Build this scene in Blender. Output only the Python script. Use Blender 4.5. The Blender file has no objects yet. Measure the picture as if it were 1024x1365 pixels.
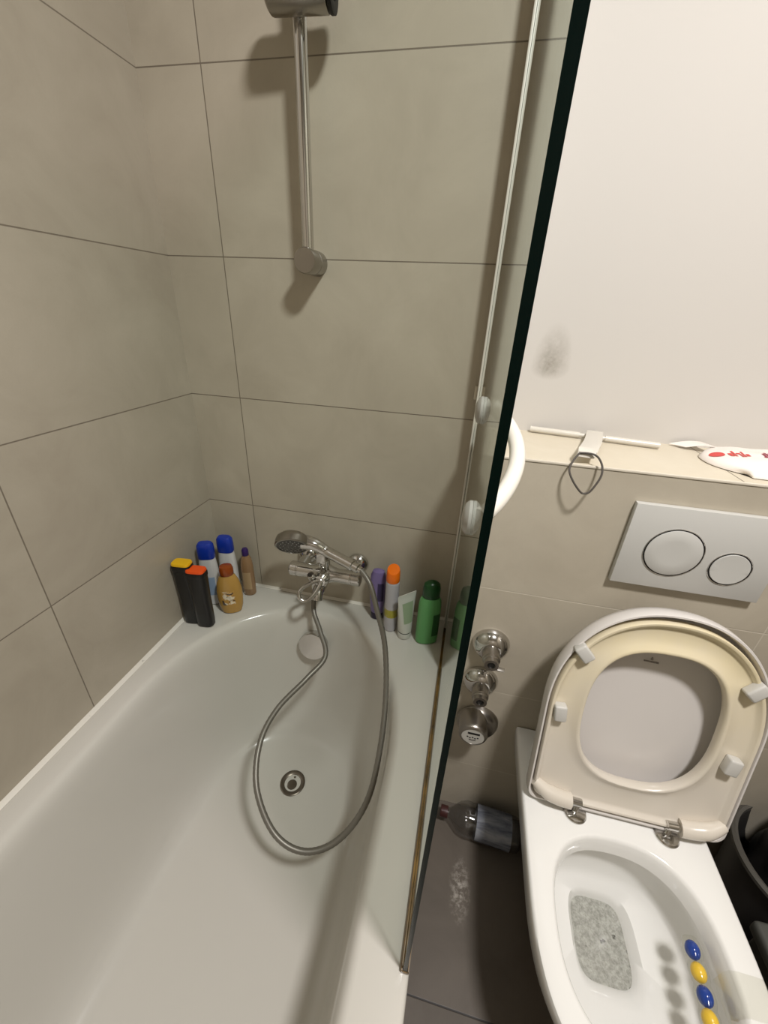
import bpy, bmesh, math, random
from mathutils import Vector, Matrix
random.seed(7)
S = bpy.context.scene
COL = S.collection
PI = math.pi

# ------------------------------------------------------------------ helpers
def lin(r, g, b):
    f = lambda c: (c/255/12.92) if c/255 <= .04045 else ((c/255+.055)/1.055)**2.4
    return (f(r), f(g), f(b), 1)

def mat(name, rgb=(200, 200, 200), rough=.5, metal=0, spec=.5, coat=0, trans=0, sss=0, ior=1.5, linear=None):
    m = bpy.data.materials.new(name); m.use_nodes = True
    b = m.node_tree.nodes['Principled BSDF']
    b.inputs['Base Color'].default_value = linear or lin(*rgb)
    b.inputs['Roughness'].default_value = rough
    b.inputs['Metallic'].default_value = metal
    b.inputs['Specular IOR Level'].default_value = spec
    b.inputs['Coat Weight'].default_value = coat
    b.inputs['Coat Roughness'].default_value = .05
    b.inputs['Transmission Weight'].default_value = trans
    b.inputs['IOR'].default_value = ior
    return m

class NT:
    def __init__(s, m): s.t = m.node_tree; s.b = s.t.nodes['Principled BSDF']
    def n(s, typ, **kw):
        x = s.t.nodes.new(typ)
        for k, v in kw.items(): setattr(x, k, v)
        return x
    def l(s, a, b): s.t.links.new(a, b)
    def math(s, op, a, b=None, c=None, clamp=False):
        x = s.n('ShaderNodeMath', operation=op); x.use_clamp = clamp
        for i, v in enumerate((a, b, c)):
            if v is None: continue
            if hasattr(v, 'links'): s.l(v, x.inputs[i])
            else: x.inputs[i].default_value = v
        return x.outputs[0]
    def noise(s, vec, scale, detail=4, rough=.6, dist=0):
        x = s.n('ShaderNodeTexNoise'); x.inputs['Scale'].default_value = scale
        x.inputs['Detail'].default_value = detail; x.inputs['Roughness'].default_value = rough
        x.inputs['Distortion'].default_value = dist
        s.l(vec, x.inputs['Vector']); return x.outputs['Fac']
    def mix(s, fac, a, b, blend='MIX'):
        x = s.n('ShaderNodeMix', data_type='RGBA', blend_type=blend)
        for k, v in ((0, fac), (6, a), (7, b)):
            if hasattr(v, 'links'): s.l(v, x.inputs[k])
            else: x.inputs[k].default_value = v
        return x.outputs[2]
    def maprange(s, v, a, b, c, d):
        x = s.n('ShaderNodeMapRange'); s.l(v, x.inputs[0])
        for i, q in enumerate((a, b, c, d)): x.inputs[i+1].default_value = q
        return x.outputs[0]
    def bump(s, h, strength=.2, dist=.002):
        x = s.n('ShaderNodeBump'); x.inputs['Strength'].default_value = strength
        x.inputs['Distance'].default_value = dist; s.l(h, x.inputs['Height'])
        s.l(x.outputs[0], s.b.inputs['Normal'])
    def obj(s):
        x = s.n('ShaderNodeTexCoord'); return x.outputs['Object']
    def sep(s, v):
        x = s.n('ShaderNodeSeparateXYZ'); s.l(v, x.inputs[0]); return x.outputs

def tile_mat(name, ax, u0, du, v0, dv, base, dark, grout, rough=.42, gw=.0011):
    m = mat(name, rough=rough); t = NT(m); co = t.obj(); xyz = t.sep(co)
    U, V = xyz[ax[0]], xyz[ax[1]]
    su = t.math('DIVIDE', t.math('SUBTRACT', U, u0), du); sv = t.math('DIVIDE', t.math('SUBTRACT', V, v0), dv)
    fu = t.math('FRACT', su); fv = t.math('FRACT', sv)
    eu = t.math('MULTIPLY', t.math('MINIMUM', fu, t.math('SUBTRACT', 1, fu)), du)
    ev = t.math('MULTIPLY', t.math('MINIMUM', fv, t.math('SUBTRACT', 1, fv)), dv)
    e = t.math('MINIMUM', eu, ev)
    g = t.maprange(e, gw*.7, gw*1.3, 1, 0)
    cell = t.math('ADD', t.math('MULTIPLY', t.math('FLOOR', su), 7.31), t.math('MULTIPLY', t.math('FLOOR', sv), 3.17))
    wn = t.n('ShaderNodeTexWhiteNoise', noise_dimensions='1D'); t.l(cell, wn.inputs['W'])
    # each tile gets its own cloud pattern
    off = t.n('ShaderNodeVectorMath', operation='ADD'); t.l(co, off.inputs[0])
    cx = t.n('ShaderNodeCombineXYZ'); t.l(t.math('MULTIPLY', wn.outputs[0], 9), cx.inputs[0]); t.l(cell, cx.inputs[1]); t.l(cx.outputs[0], off.inputs[1])
    n1 = t.noise(off.outputs[0], 5.5, 6, .62, .6); n2 = t.noise(co, 330, 3, .7)
    c = t.mix(t.maprange(n1, .3, .72, 0, 1), dark, base)
    c = t.mix(t.maprange(wn.outputs[0], 0, 1, 0, .12), c, dark)
    c = t.mix(t.maprange(n2, .3, .7, 0, .16), c, dark)
    c = t.mix(g, c, grout)
    t.l(c, t.b.inputs['Base Color'])
    h = t.math('SUBTRACT', t.math('MULTIPLY', n2, .12), g)
    t.bump(h, .35, .001)
    t.l(t.maprange(n1, .3, .7, rough+.08, rough-.06), t.b.inputs['Roughness'])
    return m

def obj(name, bm, m, parent=None, origin=(0, 0, 0), sharp=35, flat=False):
    """origin: world position of the thing that this mesh belongs to; mesh verts are in world space"""
    bmesh.ops.remove_doubles(bm, verts=bm.verts, dist=1e-6)
    bmesh.ops.recalc_face_normals(bm, faces=bm.faces)
    if origin != (0, 0, 0): bmesh.ops.translate(bm, verts=bm.verts, vec=-Vector(origin))
    me = bpy.data.meshes.new(name); bm.to_mesh(me); bm.free()
    for x in (m if isinstance(m, (list, tuple)) else [m]): me.materials.append(x)
    if not flat:
        me.polygons.foreach_set('use_smooth', [True]*len(me.polygons))
        me.set_sharp_from_angle(angle=math.radians(sharp))
    o = bpy.data.objects.new(name, me); COL.objects.link(o)
    if parent: o.parent = parent
    return o

class Thing:
    def __init__(s, name, label, cat, loc, group=None):
        o = bpy.data.objects.new(name, None); COL.objects.link(o); o.location = loc
        o.empty_display_size = .02
        o['label'] = label; o['category'] = cat
        if group: o['group'] = group
        s.o = o; s.loc = tuple(loc)
    def part(s, name, bm, m, parent=None, **k):
        label = k.pop('label', None)
        p = obj(name, bm, m, parent or s.o, s.loc, **k)
        if parent: pass
        # sub-parts: parent mesh sits at the thing's origin, so the same offset holds
        if label: p['label'] = label
        return p

def struct(name, bm, m, **k):
    o = obj(name, bm, m, **k); o['kind'] = 'structure'; return o

def B(): return bmesh.new()

def box(bm, lo, hi, bev=0, seg=2, M=None, mi=0):
    lo, hi = Vector(lo), Vector(hi)
    r = bmesh.ops.create_cube(bm, size=1)
    vs = r['verts']; c = (lo+hi)/2; d = hi-lo
    for v in vs: v.co = Vector((v.co.x*d.x, v.co.y*d.y, v.co.z*d.z))+c
    fs = list({f for v in vs for f in v.link_faces})
    if bev:
        es = list({e for v in vs for e in v.link_edges})
        g = bmesh.ops.bevel(bm, geom=es, offset=bev, segments=seg, profile=.5, affect='EDGES')
        fs = list(set(f for f in g['faces']) | set(f for f in fs if f.is_valid))
        vs = list({v for f in fs for v in f.verts})
    for f in fs: f.material_index = mi
    if M is not None:
        for v in vs: v.co = M @ v.co
    return vs

def loft(bm, rings, cap0=True, cap1=True, closed=True, mi=0):
    R = [[bm.verts.new(Vector(p)) for p in r] for r in rings]
    n = len(R[0])
    for a, b in zip(R[:-1], R[1:]):
        for i in range(n if closed else n-1):
            j = (i+1) % n
            f = bm.faces.new((a[i], a[j], b[j], b[i])); f.material_index = mi
    def cap(r):
        c = sum((v.co for v in r), Vector())/len(r); cv = bm.verts.new(c)
        for i in range(n):
            f = bm.faces.new((r[i], r[(i+1) % n], cv)); f.material_index = mi
    if cap0: cap(R[0])
    if cap1: cap(R[-1])
    return R

def basis(d):
    d = Vector(d).normalized()
    a = Vector((0, 0, 1)) if abs(d.z) < .9 else Vector((1, 0, 0))
    x = d.cross(a).normalized(); y = d.cross(x).normalized()
    return x, y, d

def lathe(bm, prof, org, axis=(0, 0, 1), n=40, cap0=True, cap1=True, sx=1, sy=1, xdir=None, mi=0):
    """prof: list of (radius, distance along axis)"""
    x, y, d = basis(axis)
    if xdir is not None:
        x = Vector(xdir); x = (x-d*x.dot(d)).normalized(); y = d.cross(x).normalized()
    o = Vector(org)
    rings = [[o+d*t+x*(r*sx*math.cos(2*PI*i/n))+y*(r*sy*math.sin(2*PI*i/n)) for i in range(n)] for r, t in prof]
    return loft(bm, rings, cap0, cap1, mi=mi)

def spline(P, k=8):
    P = [Vector(p) for p in P]; out = []
    for i in range(len(P)-1):
        p0 = P[max(i-1, 0)]; p1 = P[i]; p2 = P[i+1]; p3 = P[min(i+2, len(P)-1)]
        for j in range(k):
            t = j/k
            out.append(.5*((2*p1)+(p2-p0)*t+(2*p0-5*p1+4*p2-p3)*t*t+(3*p1-p0-3*p2+p3)*t**3))
    out.append(P[-1]); return out

def tube(bm, P, r, n=14, closed=False, caps=True, mi=0, ridge=0):
    P = [Vector(p) for p in P]; m = len(P)
    T = []
    for i in range(m):
        a = P[(i-1) % m] if closed else P[max(i-1, 0)]; b = P[(i+1) % m] if closed else P[min(i+1, m-1)]
        T.append((b-a).normalized())
    x, y, _ = basis(T[0]); rings = []
    for i in range(m):
        x = (x-T[i]*x.dot(T[i])).normalized(); y = T[i].cross(x)
        rr = r[i] if isinstance(r, (list, tuple)) else r
        if ridge: rr = rr*(1+ridge*(1 if i % 2 else -1))
        rings.append([P[i]+x*(rr*math.cos(2*PI*k/n))+y*(rr*math.sin(2*PI*k/n)) for k in range(n)])
    if closed: rings.append(rings[0]); return loft(bm, rings, False, False)
    return loft(bm, rings, caps, caps, mi=mi)

def sgnpow(v, e): return math.copysign(abs(v)**e, v)
def sell(a, b, n, N=48, cx=0, cy=0):
    return [(cx+a*sgnpow(math.cos(2*PI*i/N), 2/n), cy+b*sgnpow(math.sin(2*PI*i/N), 2/n)) for i in range(N)]

def oval_body(bm, cx, cy, z0, prof, n=2.4, rot=0, N=40, tilt=(0, 0), cap0=True, cap1=True):
    """prof: (half width, half depth, height); an oval bottle standing at z0"""
    c, s = math.cos(rot), math.sin(rot); rings = []
    for a, b, h in prof:
        ring = []
        for u, v in sell(a, b, n, N):
            ring.append((cx+u*c-v*s+tilt[0]*h, cy+u*s+v*c+tilt[1]*h, z0+h))
        rings.append(ring)
    loft(bm, rings, cap0, cap1)

def patch(bm, cx, cy, z0, prof, hs, t0, t1, n=2.4, rot=0, off=.0006, tilt=(0, 0), k=10):
    """a label lying on an oval body: between heights hs, angle t0..t1 of the oval"""
    c, s = math.cos(rot), math.sin(rot); rows = []
    def at(h):
        for (a0, b0, h0), (a1, b1, h1) in zip(prof[:-1], prof[1:]):
            if h0 <= h <= h1:
                t = (h-h0)/max(h1-h0, 1e-9); return a0+(a1-a0)*t, b0+(b1-b0)*t
        return prof[-1][0], prof[-1][1]
    for h in hs:
        a, b = at(h); row = []
        for i in range(k+1):
            th = t0+(t1-t0)*i/k
            u = (a+off)*sgnpow(math.cos(th), 2/n); v = (b+off)*sgnpow(math.sin(th), 2/n)
            row.append(bm.verts.new((cx+u*c-v*s+tilt[0]*h, cy+u*s+v*c+tilt[1]*h, z0+h)))
        rows.append(row)
    for a, b in zip(rows[:-1], rows[1:]):
        for i in range(k): bm.faces.new((a[i], a[i+1], b[i+1], b[i]))

# ------------------------------------------------------------------ camera (solved from the tile joints)
F, YAW, PIT, ROL = 531.0, -.1979, -.4708, .0484
CAM = Vector((.7036, -.9198, 1.3146))
def camera():
    cy, sy, cp, sp, cr, sr = math.cos(YAW), math.sin(YAW), math.cos(PIT), math.sin(PIT), math.cos(ROL), math.sin(ROL)
    f = Vector((sy*cp, cy*cp, sp)); r = Vector((cy, -sy, 0)); u = r.cross(f)
    r2 = cr*r+sr*u; u2 = -sr*r+cr*u
    c = bpy.data.cameras.new('camera'); o = bpy.data.objects.new('camera', c); COL.objects.link(o)
    M = Matrix((r2, u2, -f)).transposed().to_4x4(); M.translation = CAM; o.matrix_world = M
    c.sensor_fit = 'HORIZONTAL'; c.sensor_width = 36; c.lens = F*36/1024; c.clip_start = .01
    S.camera = o
camera()

# ------------------------------------------------------------------ materials
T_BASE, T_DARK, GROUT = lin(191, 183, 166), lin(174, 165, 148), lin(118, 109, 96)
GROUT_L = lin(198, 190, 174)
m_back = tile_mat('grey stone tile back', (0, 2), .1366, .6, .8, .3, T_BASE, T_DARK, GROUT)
m_left = tile_mat('grey stone tile left', (1, 2), -.4873, .6, .8, .3, lin(180, 172, 156), lin(163, 154, 138), GROUT)  # same tile in a darker copy; weaker light on this wall painted in
m_box = tile_mat('grey stone tile ledge wall', (0, 2), 1.302, .6, .8, .2995, T_BASE, T_DARK, GROUT_L)
def scuff():
    t = NT(m_floor); co = t.obj(); x = t.sep(co)
    dx = t.math('DIVIDE', t.math('SUBTRACT', x[0], .846), .030); dy = t.math('DIVIDE', t.math('SUBTRACT', x[1], -.405), .075)
    d = t.math('SQRT', t.math('ADD', t.math('MULTIPLY', dx, dx), t.math('MULTIPLY', dy, dy)))
    k = t.math('MULTIPLY', t.maprange(d, .1, 1, .8, 0), t.maprange(t.noise(co, 75, 5, .75), .46, .62, 0, 1), clamp=True)
    old = t.b.inputs['Base Color'].links[0].from_socket
    t.l(t.mix(k, old, lin(186, 180, 170)), t.b.inputs['Base Color'])
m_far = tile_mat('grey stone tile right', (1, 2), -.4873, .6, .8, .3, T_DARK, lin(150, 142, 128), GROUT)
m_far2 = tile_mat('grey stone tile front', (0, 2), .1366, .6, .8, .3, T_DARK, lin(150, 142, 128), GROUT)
m_top = tile_mat('grey stone tile ledge top', (0, 1), 1.158, .6, -2.3, 5., lin(214, 205, 186), lin(203, 193, 172), GROUT)  # same tile, lighter and warmer: lamp light on the ledge put into the colour
m_floor = tile_mat('dark stone floor tile', (0, 1), .58, .6, -.61, .6, lin(98, 89, 79), lin(82, 74, 65), lin(34, 29, 26), rough=.5, gw=.0016)
scuff()
def paint():
    m = mat('white wall paint', (204, 200, 194), .75); t = NT(m); co = t.obj(); x = t.sep(co)
    # a grey scuffed smudge above the ledge
    dx = t.math('DIVIDE', t.math('SUBTRACT', x[0], .853), .034)
    dz = t.math('SUBTRACT', x[2], 1.222)
    up = t.math('MULTIPLY', t.math('MAXIMUM', dz, 0), 1/.075); dn = t.math('MULTIPLY', t.math('MAXIMUM', t.math('MULTIPLY', dz, -1), 0), 1/.022)
    d = t.math('SQRT', t.math('ADD', t.math('MULTIPLY', dx, dx), t.math('ADD', t.math('MULTIPLY', up, up), t.math('MULTIPLY', dn, dn))))
    n = t.noise(co, 60, 4, .7)
    k = t.math('MULTIPLY', t.maprange(d, 0, 1.15, .85, 0), t.maprange(n, .25, .7, .25, 1), clamp=True)
    c = t.mix(k, lin(204, 200, 194), lin(112, 104, 88)); t.l(c, t.b.inputs['Base Color'])
    t.bump(t.noise(co, 140, 3), .06, .001); return m
m_paint = paint()
m_ceil = mat('white ceiling paint', (214, 212, 208), .8)
m_trim = mat('pale tile edge trim', (214, 206, 190), .35)
def caulk():
    m = mat('white sealant', (222, 218, 208), .4); t = NT(m); co = t.obj()
    n = t.noise(co, 38, 2, .5); c = t.mix(t.maprange(n, .66, .72, 0, .85), lin(222, 218, 208), lin(60, 52, 42))
    t.l(c, t.b.inputs['Base Color']); return m
m_caulk = caulk()
m_enamel = mat('white bath enamel', (202, 199, 191), .16, spec=.5)
m_ceramic = mat('white sanitary ceramic', (234, 233, 229), .12, spec=.5)
m_chrome = mat('chrome', (205, 203, 200), .11, 1)
m_chrome_worn = mat('worn chrome', (160, 155, 148), .28, 1)
m_steel_dark = mat('dull drain steel', (120, 112, 102), .35, 1)
m_satin = mat('satin silver plastic', (196, 195, 190), .38)
m_black = mat('black plastic', (17, 17, 18), .35)
m_dark = mat('dark gap', (12, 11, 10), .6)
m_hose = mat('grey metal shower hose', (128, 124, 116), .42, .55)
m_glass_edge = mat('dark green glass edge', linear=(.0004, .006, .0045, 1), rough=.25, spec=.12)
def glass():
    m = bpy.data.materials.new('shower glass'); m.use_nodes = True; t = m.node_tree; t.nodes.clear()
    o = t.nodes.new('ShaderNodeOutputMaterial'); mx = t.nodes.new('ShaderNodeMixShader')
    tr = t.nodes.new('ShaderNodeBsdfTransparent'); tr.inputs[0].default_value = (.93, .965, .95, 1)
    gl = t.nodes.new('ShaderNodeBsdfGlossy'); gl.inputs['Roughness'].default_value = .015; gl.inputs[0].default_value = (.95, .97, .96, 1)
    lw = t.nodes.new('ShaderNodeLayerWeight'); lw.inputs[0].default_value = .5
    p = t.nodes.new('ShaderNodeMath'); p.operation = 'POWER'; p.inputs[1].default_value = 5
    q = t.nodes.new('ShaderNodeMath'); q.operation = 'MULTIPLY_ADD'; q.inputs[1].default_value = .96; q.inputs[2].default_value = .04
    L = t.links.new
    L(lw.outputs['Facing'], p.inputs[0]); L(p.outputs[0], q.inputs[0]); L(q.outputs[0], mx.inputs[0])
    L(tr.outputs[0], mx.inputs[1]); L(gl.outputs[0], mx.inputs[2]); L(mx.outputs[0], o.inputs[0])
    return m
m_glass = glass()
def clear(name, tint, gloss=.04):
    m = bpy.data.materials.new(name); m.use_nodes = True; t = m.node_tree; t.nodes.clear()
    o = t.nodes.new('ShaderNodeOutputMaterial'); mx = t.nodes.new('ShaderNodeMixShader')
    tr = t.nodes.new('ShaderNodeBsdfTransparent'); tr.inputs[0].default_value = tint
    gl = t.nodes.new('ShaderNodeBsdfGlossy'); gl.inputs['Roughness'].default_value = .08
    lw = t.nodes.new('ShaderNodeLayerWeight'); lw.inputs[0].default_value = .5
    p = t.nodes.new('ShaderNodeMath'); p.operation = 'POWER'; p.inputs[1].default_value = 4
    q = t.nodes.new('ShaderNodeMath'); q.operation = 'MULTIPLY_ADD'; q.inputs[1].default_value = .6; q.inputs[2].default_value = gloss
    L = t.links.new
    L(lw.outputs['Facing'], p.inputs[0]); L(p.outputs[0], q.inputs[0]); L(q.outputs[0], mx.inputs[0])
    L(tr.outputs[0], mx.inputs[1]); L(gl.outputs[0], mx.inputs[2]); L(mx.outputs[0], o.inputs[0])
    return m
def seal_mat():
    m = mat('stained glass seal', (120, 96, 58), .3); t = NT(m); co = t.obj()
    n = t.noise(co, 14, 4, .6); c = t.mix(t.maprange(n, .35, .65, 0, 1), lin(52, 44, 34), lin(150, 116, 62))
    t.l(c, t.b.inputs['Base Color']); return m
m_seal = seal_mat()

# ------------------------------------------------------------------ the room
ZC, XR, YF = 2.5, 1.95, -2.3
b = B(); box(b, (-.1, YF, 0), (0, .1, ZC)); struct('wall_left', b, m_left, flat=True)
b = B(); box(b, (0, 0, 0), (.7345, .1, ZC)); struct('wall_back', b, m_back, flat=True)
b = B(); box(b, (.7345, 0.002, 0), (XR, .1, ZC)); struct('wall_rear', b, m_paint, flat=True)
b = B(); box(b, (.728, -.207, 0), (XR, 0.002, 1.088)); 
for f in b.faces:
    if f.normal.z > .9: f.material_index = 1
struct('wall_ledge', b, [m_box, m_top], flat=True)
b = B(); box(b, (.728, -.2085, 1.085), (XR, -.2035, 1.0895), .001); struct('trim_1', b, m_trim)
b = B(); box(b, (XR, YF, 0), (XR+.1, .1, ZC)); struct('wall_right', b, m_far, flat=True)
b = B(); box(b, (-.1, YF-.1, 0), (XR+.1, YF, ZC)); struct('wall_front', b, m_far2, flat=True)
b = B(); box(b, (-.1, YF-.1, -.1), (XR+.1, .1, 0)); struct('floor', b, m_floor, flat=True)
b = B(); box(b, (-.1, YF-.1, ZC), (XR+.1, .1, ZC+.1)); struct('ceiling', b, m_ceil, flat=True)

# ------------------------------------------------------------------ bathtub
ZR, XC, YM, YMF, YEND = .516, .3525, -.45, -1.22, -1.70
def tub_ring(a, yb, z, n=2.15, N=56):
    h = N//2; pts = []
    bb = yb-YM
    for i in range(h+1):
        th = PI*i/h
        pts.append((XC+a*sgnpow(math.cos(th), 2/n), YM+bb*sgnpow(math.sin(th), 2/n), z))
    K = 10
    for i in range(1, K): pts.append((XC-a, YM+(YMF-YM)*i/K, z))
    for i in range(h+1):
        th = PI+PI*i/h
        pts.append((XC+a*sgnpow(math.cos(th), 2/n), YMF+bb*1.0*sgnpow(math.sin(th), 2/n), z))
    for i in range(1, K): pts.append((XC+a, YMF+(YM-YMF)*i/K, z))
    return pts
def tub_rect(x0, x1, y0, y1, z):
    ref = tub_ring(.3, -.07, z); out = []
    for x, y, _ in ref:
        if y > YM-1e-6: cy = YM
        elif y < YMF+1e-6: cy = YMF
        else:
            out.append([x0 if x < XC else x1, y, z]); continue
        dx, dy = x-XC, y-cy
        ks = []
        if dx > 1e-9: ks.append((x1-XC)/dx)
        if dx < -1e-9: ks.append((x0-XC)/dx)
        if dy > 1e-9: ks.append((y1-cy)/dy)
        if dy < -1e-9: ks.append((y0-cy)/dy)
        k = min(ks); out.append([XC+dx*k, cy+dy*k, z])
    for c in ((x0, y0), (x0, y1), (x1, y0), (x1, y1)):
        i = min(range(len(out)), key=lambda q: (out[q][0]-c[0])**2+(out[q][1]-c[1])**2)
        out[i][0], out[i][1] = c
    return out
X1 = .728
b = B()
rings = [tub_rect(.004, X1, YEND, -.003, 0.002), tub_rect(.004, X1, YEND, -.003, ZR-.012), tub_rect(.0045, X1-.001, YEND+.001, -.0035, ZR-.005),
         tub_rect(.007, X1-.004, YEND+.004, -.006, ZR-.001), tub_rect(.012, X1-.010, YEND+.01, -.011, ZR)]
lv = [(.306, -.062, ZR), (.300, -.068, ZR-.0015), (.294, -.074, ZR-.006), (.289, -.079, ZR-.014), (.285, -.084, ZR-.026), (.281, -.088, .47),
      (.275, -.096, .42), (.267, -.106, .35), (.258, -.120, .28), (.248, -.136, .22), (.238, -.152, .18), (.226, -.172, .150), (.212, -.192, .132), (.195, -.214, .121), (.17, -.245, .116), (.12, -.30, .1145), (.06, -.38, .1135)]
rings += [tub_ring(a, yb, z) for a, yb, z in lv]
loft(b, rings, True, True)
tub = Thing('bathtub', 'white built-in bathtub along the grey tiled wall', 'bathtub', (.36, -.85, 0))
tub.part('tub_body', b, m_enamel, sharp=50)
# overflow cover: a chrome round cap on the sloping end wall
b = B(); ax = Vector((0, -1, .22)).normalized(); o = Vector((.35, -.094, .424))
lathe(b, [(.038, -.012), (.040, .012), (.0425, .014), (.0425, .028), (.0405, .0315), (.020, .0325), (.002, .0327)], o, ax, 44)
ov = tub.part('overflow_cover', b, m_chrome, label='round chrome overflow cover')
# drain
b = B(); dz = .1145; dc = (.36, -.327, dz)
lathe(b, [(.0345, -.004), (.0345, .0015), (.032, .003), (.026, .0025), (.0225, .0005), (.0215, -.003)], dc, n=48, cap1=False)
dr = tub.part('drain', b, m_steel_dark, label='round dull metal drain')
b = B(); lathe(b, [(.0225, -.0035), (.0222, -.0012), (.001, -.001)], dc, n=40)
pl = tub.part('drain_grate', b, m_chrome_worn, parent=dr)
b = B(); lathe(b, [(.014, -.001), (.013, .0008), (.009, .0015), (.001, .0016)], (.36, -.331, dz), n=32)
lathe(b, [(.003, -.001), (.003, .0012), (.0005, .0014)], (.36, -.311, dz), n=14)
tub.part('drain_screw', b, m_steel_dark, parent=dr)
# sealant between bath and tiles
b = B()
def bead(P, Q, up, out, s=.006):
    P, Q, up, out = map(Vector, (P, Q, up, out))
    loft(b, [[A, A+up*s, A+(up+out)*s*.42, A+out*s] for A in (P, Q)])
bead((.0, YEND, ZR-.004), (.0, -.001, ZR-.004), (0, 0, 1), (1, 0, 0), .011)
bead((0, 0, ZR-.004), (.7265, 0, ZR-.004), (0, 0, 1), (0, -1, 0), .010)
struct('trim_2', b, m_caulk, sharp=60)

# ------------------------------------------------------------------ shower screen
XG, GT, YG = .7188, .0056, -.714
scr = Thing('shower_screen', 'frameless glass shower screen standing on the bath rim', 'shower screen', (.722, -.36, ZR))
b = B(); box(b, (XG, YG, ZR+.006), (XG+GT, -.002, 2.05))
for f in b.faces:
    if abs(f.normal.x) < .5: f.material_index = 1
scr.part('glass_pane', b, [m_glass, m_glass_edge], flat=True)
b = B(); box(b, (.7142, -.046, ZR+.004), (XG-.0003, -.0005, 2.06), .0008); box(b, (XG+GT+.0003, -.046, ZR+.004), (.7285, -.0005, 2.06), .0008)
scr.part('wall_profile', b, mat('white aluminium', (216, 212, 202), .4), label='thin pale upright wall profile')
b = B(); box(b, (XG-.0032, YG-.001, ZR+.0005), (XG-.0004, -.047, ZR+.010), .001); box(b, (XG+GT+.0004, YG-.001, ZR+.0005), (XG+GT+.0026, -.047, ZR+.010), .001)
box(b, (XG-.0004, YG-.001, ZR+.0005), (XG+GT+.0004, -.047, ZR+.0055))
scr.part('bottom_seal', b, m_seal, label='brown stained seal under the glass')
b = B(); box(b, (.708, -.016, 1.148), (.7142, -.002, 1.176), .0015)
scr.part('profile_clip', b, m_trim)
# white handle bolted through the glass
m_wplast = mat('white gloss plastic', (212, 207, 196), .25)
m_capg = mat('grey fixing cap', (172, 170, 164), .22)
hd = Thing('door_grip', 'curved white plastic grip bolted on the glass shower screen', 'handle', (XG+GT, -.495, 1.175))
Pa, Pb = Vector((XG+GT+.001, -.405, 1.215)), Vector((XG+GT+.001, -.585, 1.150))
pts = []
for i in range(25):
    t = i/24; s = math.sin(PI*t)
    pts.append(Pa.lerp(Pb, t)+Vector((.0335*s**.75, 0, .002*s)))
b = B(); tube(b, pts, .0082, 18); hd.part('grip_bar', b, m_wplast)
for P in (Vector((XG, -.412, 1.209)), Vector((XG, -.574, 1.142))):
    b = B(); lathe(b, [(.0165, .0002), (.0165, .003), (.014, .0062), (.008, .0085), (.001, .0092)], P, (-1, 0, 0), 32)
    hd.part('fixing_cap', b, m_capg)

# ------------------------------------------------------------------ shower rail on the back wall
rail = Thing('shower_rail', 'chrome shower riser rail on the tiled wall above the bath', 'shower rail', (.352, 0, 1.395))
b = B(); tube(b, [(.352, -.047, 1.388), (.352, -.047, 1.95)], .0112, 28); rail.part('rail', b, m_chrome)
def bracket(z):
    b = B(); lathe(b, [(.0225, 0), (.0225, .030), (.0215, .031), (.0215, .033), (.0225, .034), (.0225, .066), (.021, .0685), (.001, .069)], (.352, -.0004, z), (0, -1, 0), 40)
    rail.part('wall_bracket', b, m_chrome_worn)
bracket(1.392); bracket(1.94)
b = B(); zc = 1.7455
lathe(b, [(.024, 0), (.0275, .003), (.0285, .006), (.0285, .094), (.0275, .096)], (.311, -.073, zc), (1, .06, 0), 44)
sl = rail.part('hand_shower_holder', b, m_chrome_worn, label='horizontal chrome holder sliding on the rail')
b = B(); lathe(b, [(.0285, 0), (.0290, .001), (.0290, .006), (.026, .007), (.015, .0065), (.013, -.008), (.001, -.01)], (.311+.0985, -.067, zc), (1, .06, 0), 40)
rail.part('holder_ring', b, m_dark, parent=sl)

# ------------------------------------------------------------------ bath mixer tap
tap = Thing('bath_mixer_tap', 'chrome wall-mounted bath mixer tap with looped lever', 'tap', (.377, 0, .66))
ym, zm = -.066, .657
for x in (.302, .452):
    b = B(); lathe(b, [(.030, 0), (.031, .003), (.029, .010), (.020, .018), (.0155, .022), (.0155, .060)], (x, -.0005, .665), (0, -1, -.08), 36)
    tap.part('escutcheon', b, m_chrome)
b = B()
lathe(b, [(.001, 0), (.0185, .0003), (.0205, .003), (.0205, .020), (.0195, .021), (.0195, .024), (.0205, .025), (.019, .06), (.0215, .075), (.027, .088), (.027, .112), (.0215, .125), (.019, .14), (.0205, .175), (.0195, .176), (.0195, .179), (.0205, .180), (.0205, .200), (.0185, .2025), (.001, .203)],
      (.274, ym, zm), (1, 0, 0), 40)
tap.part('tap_body', b, m_chrome)
b = B(); tube(b, spline([(.374, ym-.012, zm-.012), (.374, ym-.03, zm-.018), (.374, ym-.055, zm-.024), (.374, ym-.066, zm-.040)], 6), [.0165]*12+[.0155]*7, 24)
tap.part('spout', b, m_chrome)
b = B(); lathe(b, [(.009, 0), (.010, .002), (.010, .018), (.008, .020), (.001, .0205)], (.356, ym-.045, zm+.010), (-.1, -.4, 1), 20)
tap.part('diverter_knob', b, m_chrome)
# lever: cartridge dome and a long open loop
b = B(); lathe(b, [(.020, 0), (.022, .008), (.021, .020), (.015, .027), (.001, .029)], (.377, ym-.022, zm+.004), (0, -1, .12), 32)
L0, L1 = Vector((.381, ym-.046, zm+.010)), Vector((.340, -.160, .634))
ax = (L1-L0).normalized(); sd = ax.cross(CAM-L0).normalized(); ln = (L1-L0).length
loop = []
for i in range(40):
    th = 2*PI*i/40
    k = (1-math.cos(th))/2
    loop.append(L0+ax*(ln*k)+sd*(math.sin(th)*(.008+.015*k)))
tube(b, loop, .0052, 12, closed=True)
tap.part('lever', b, m_chrome)
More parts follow.
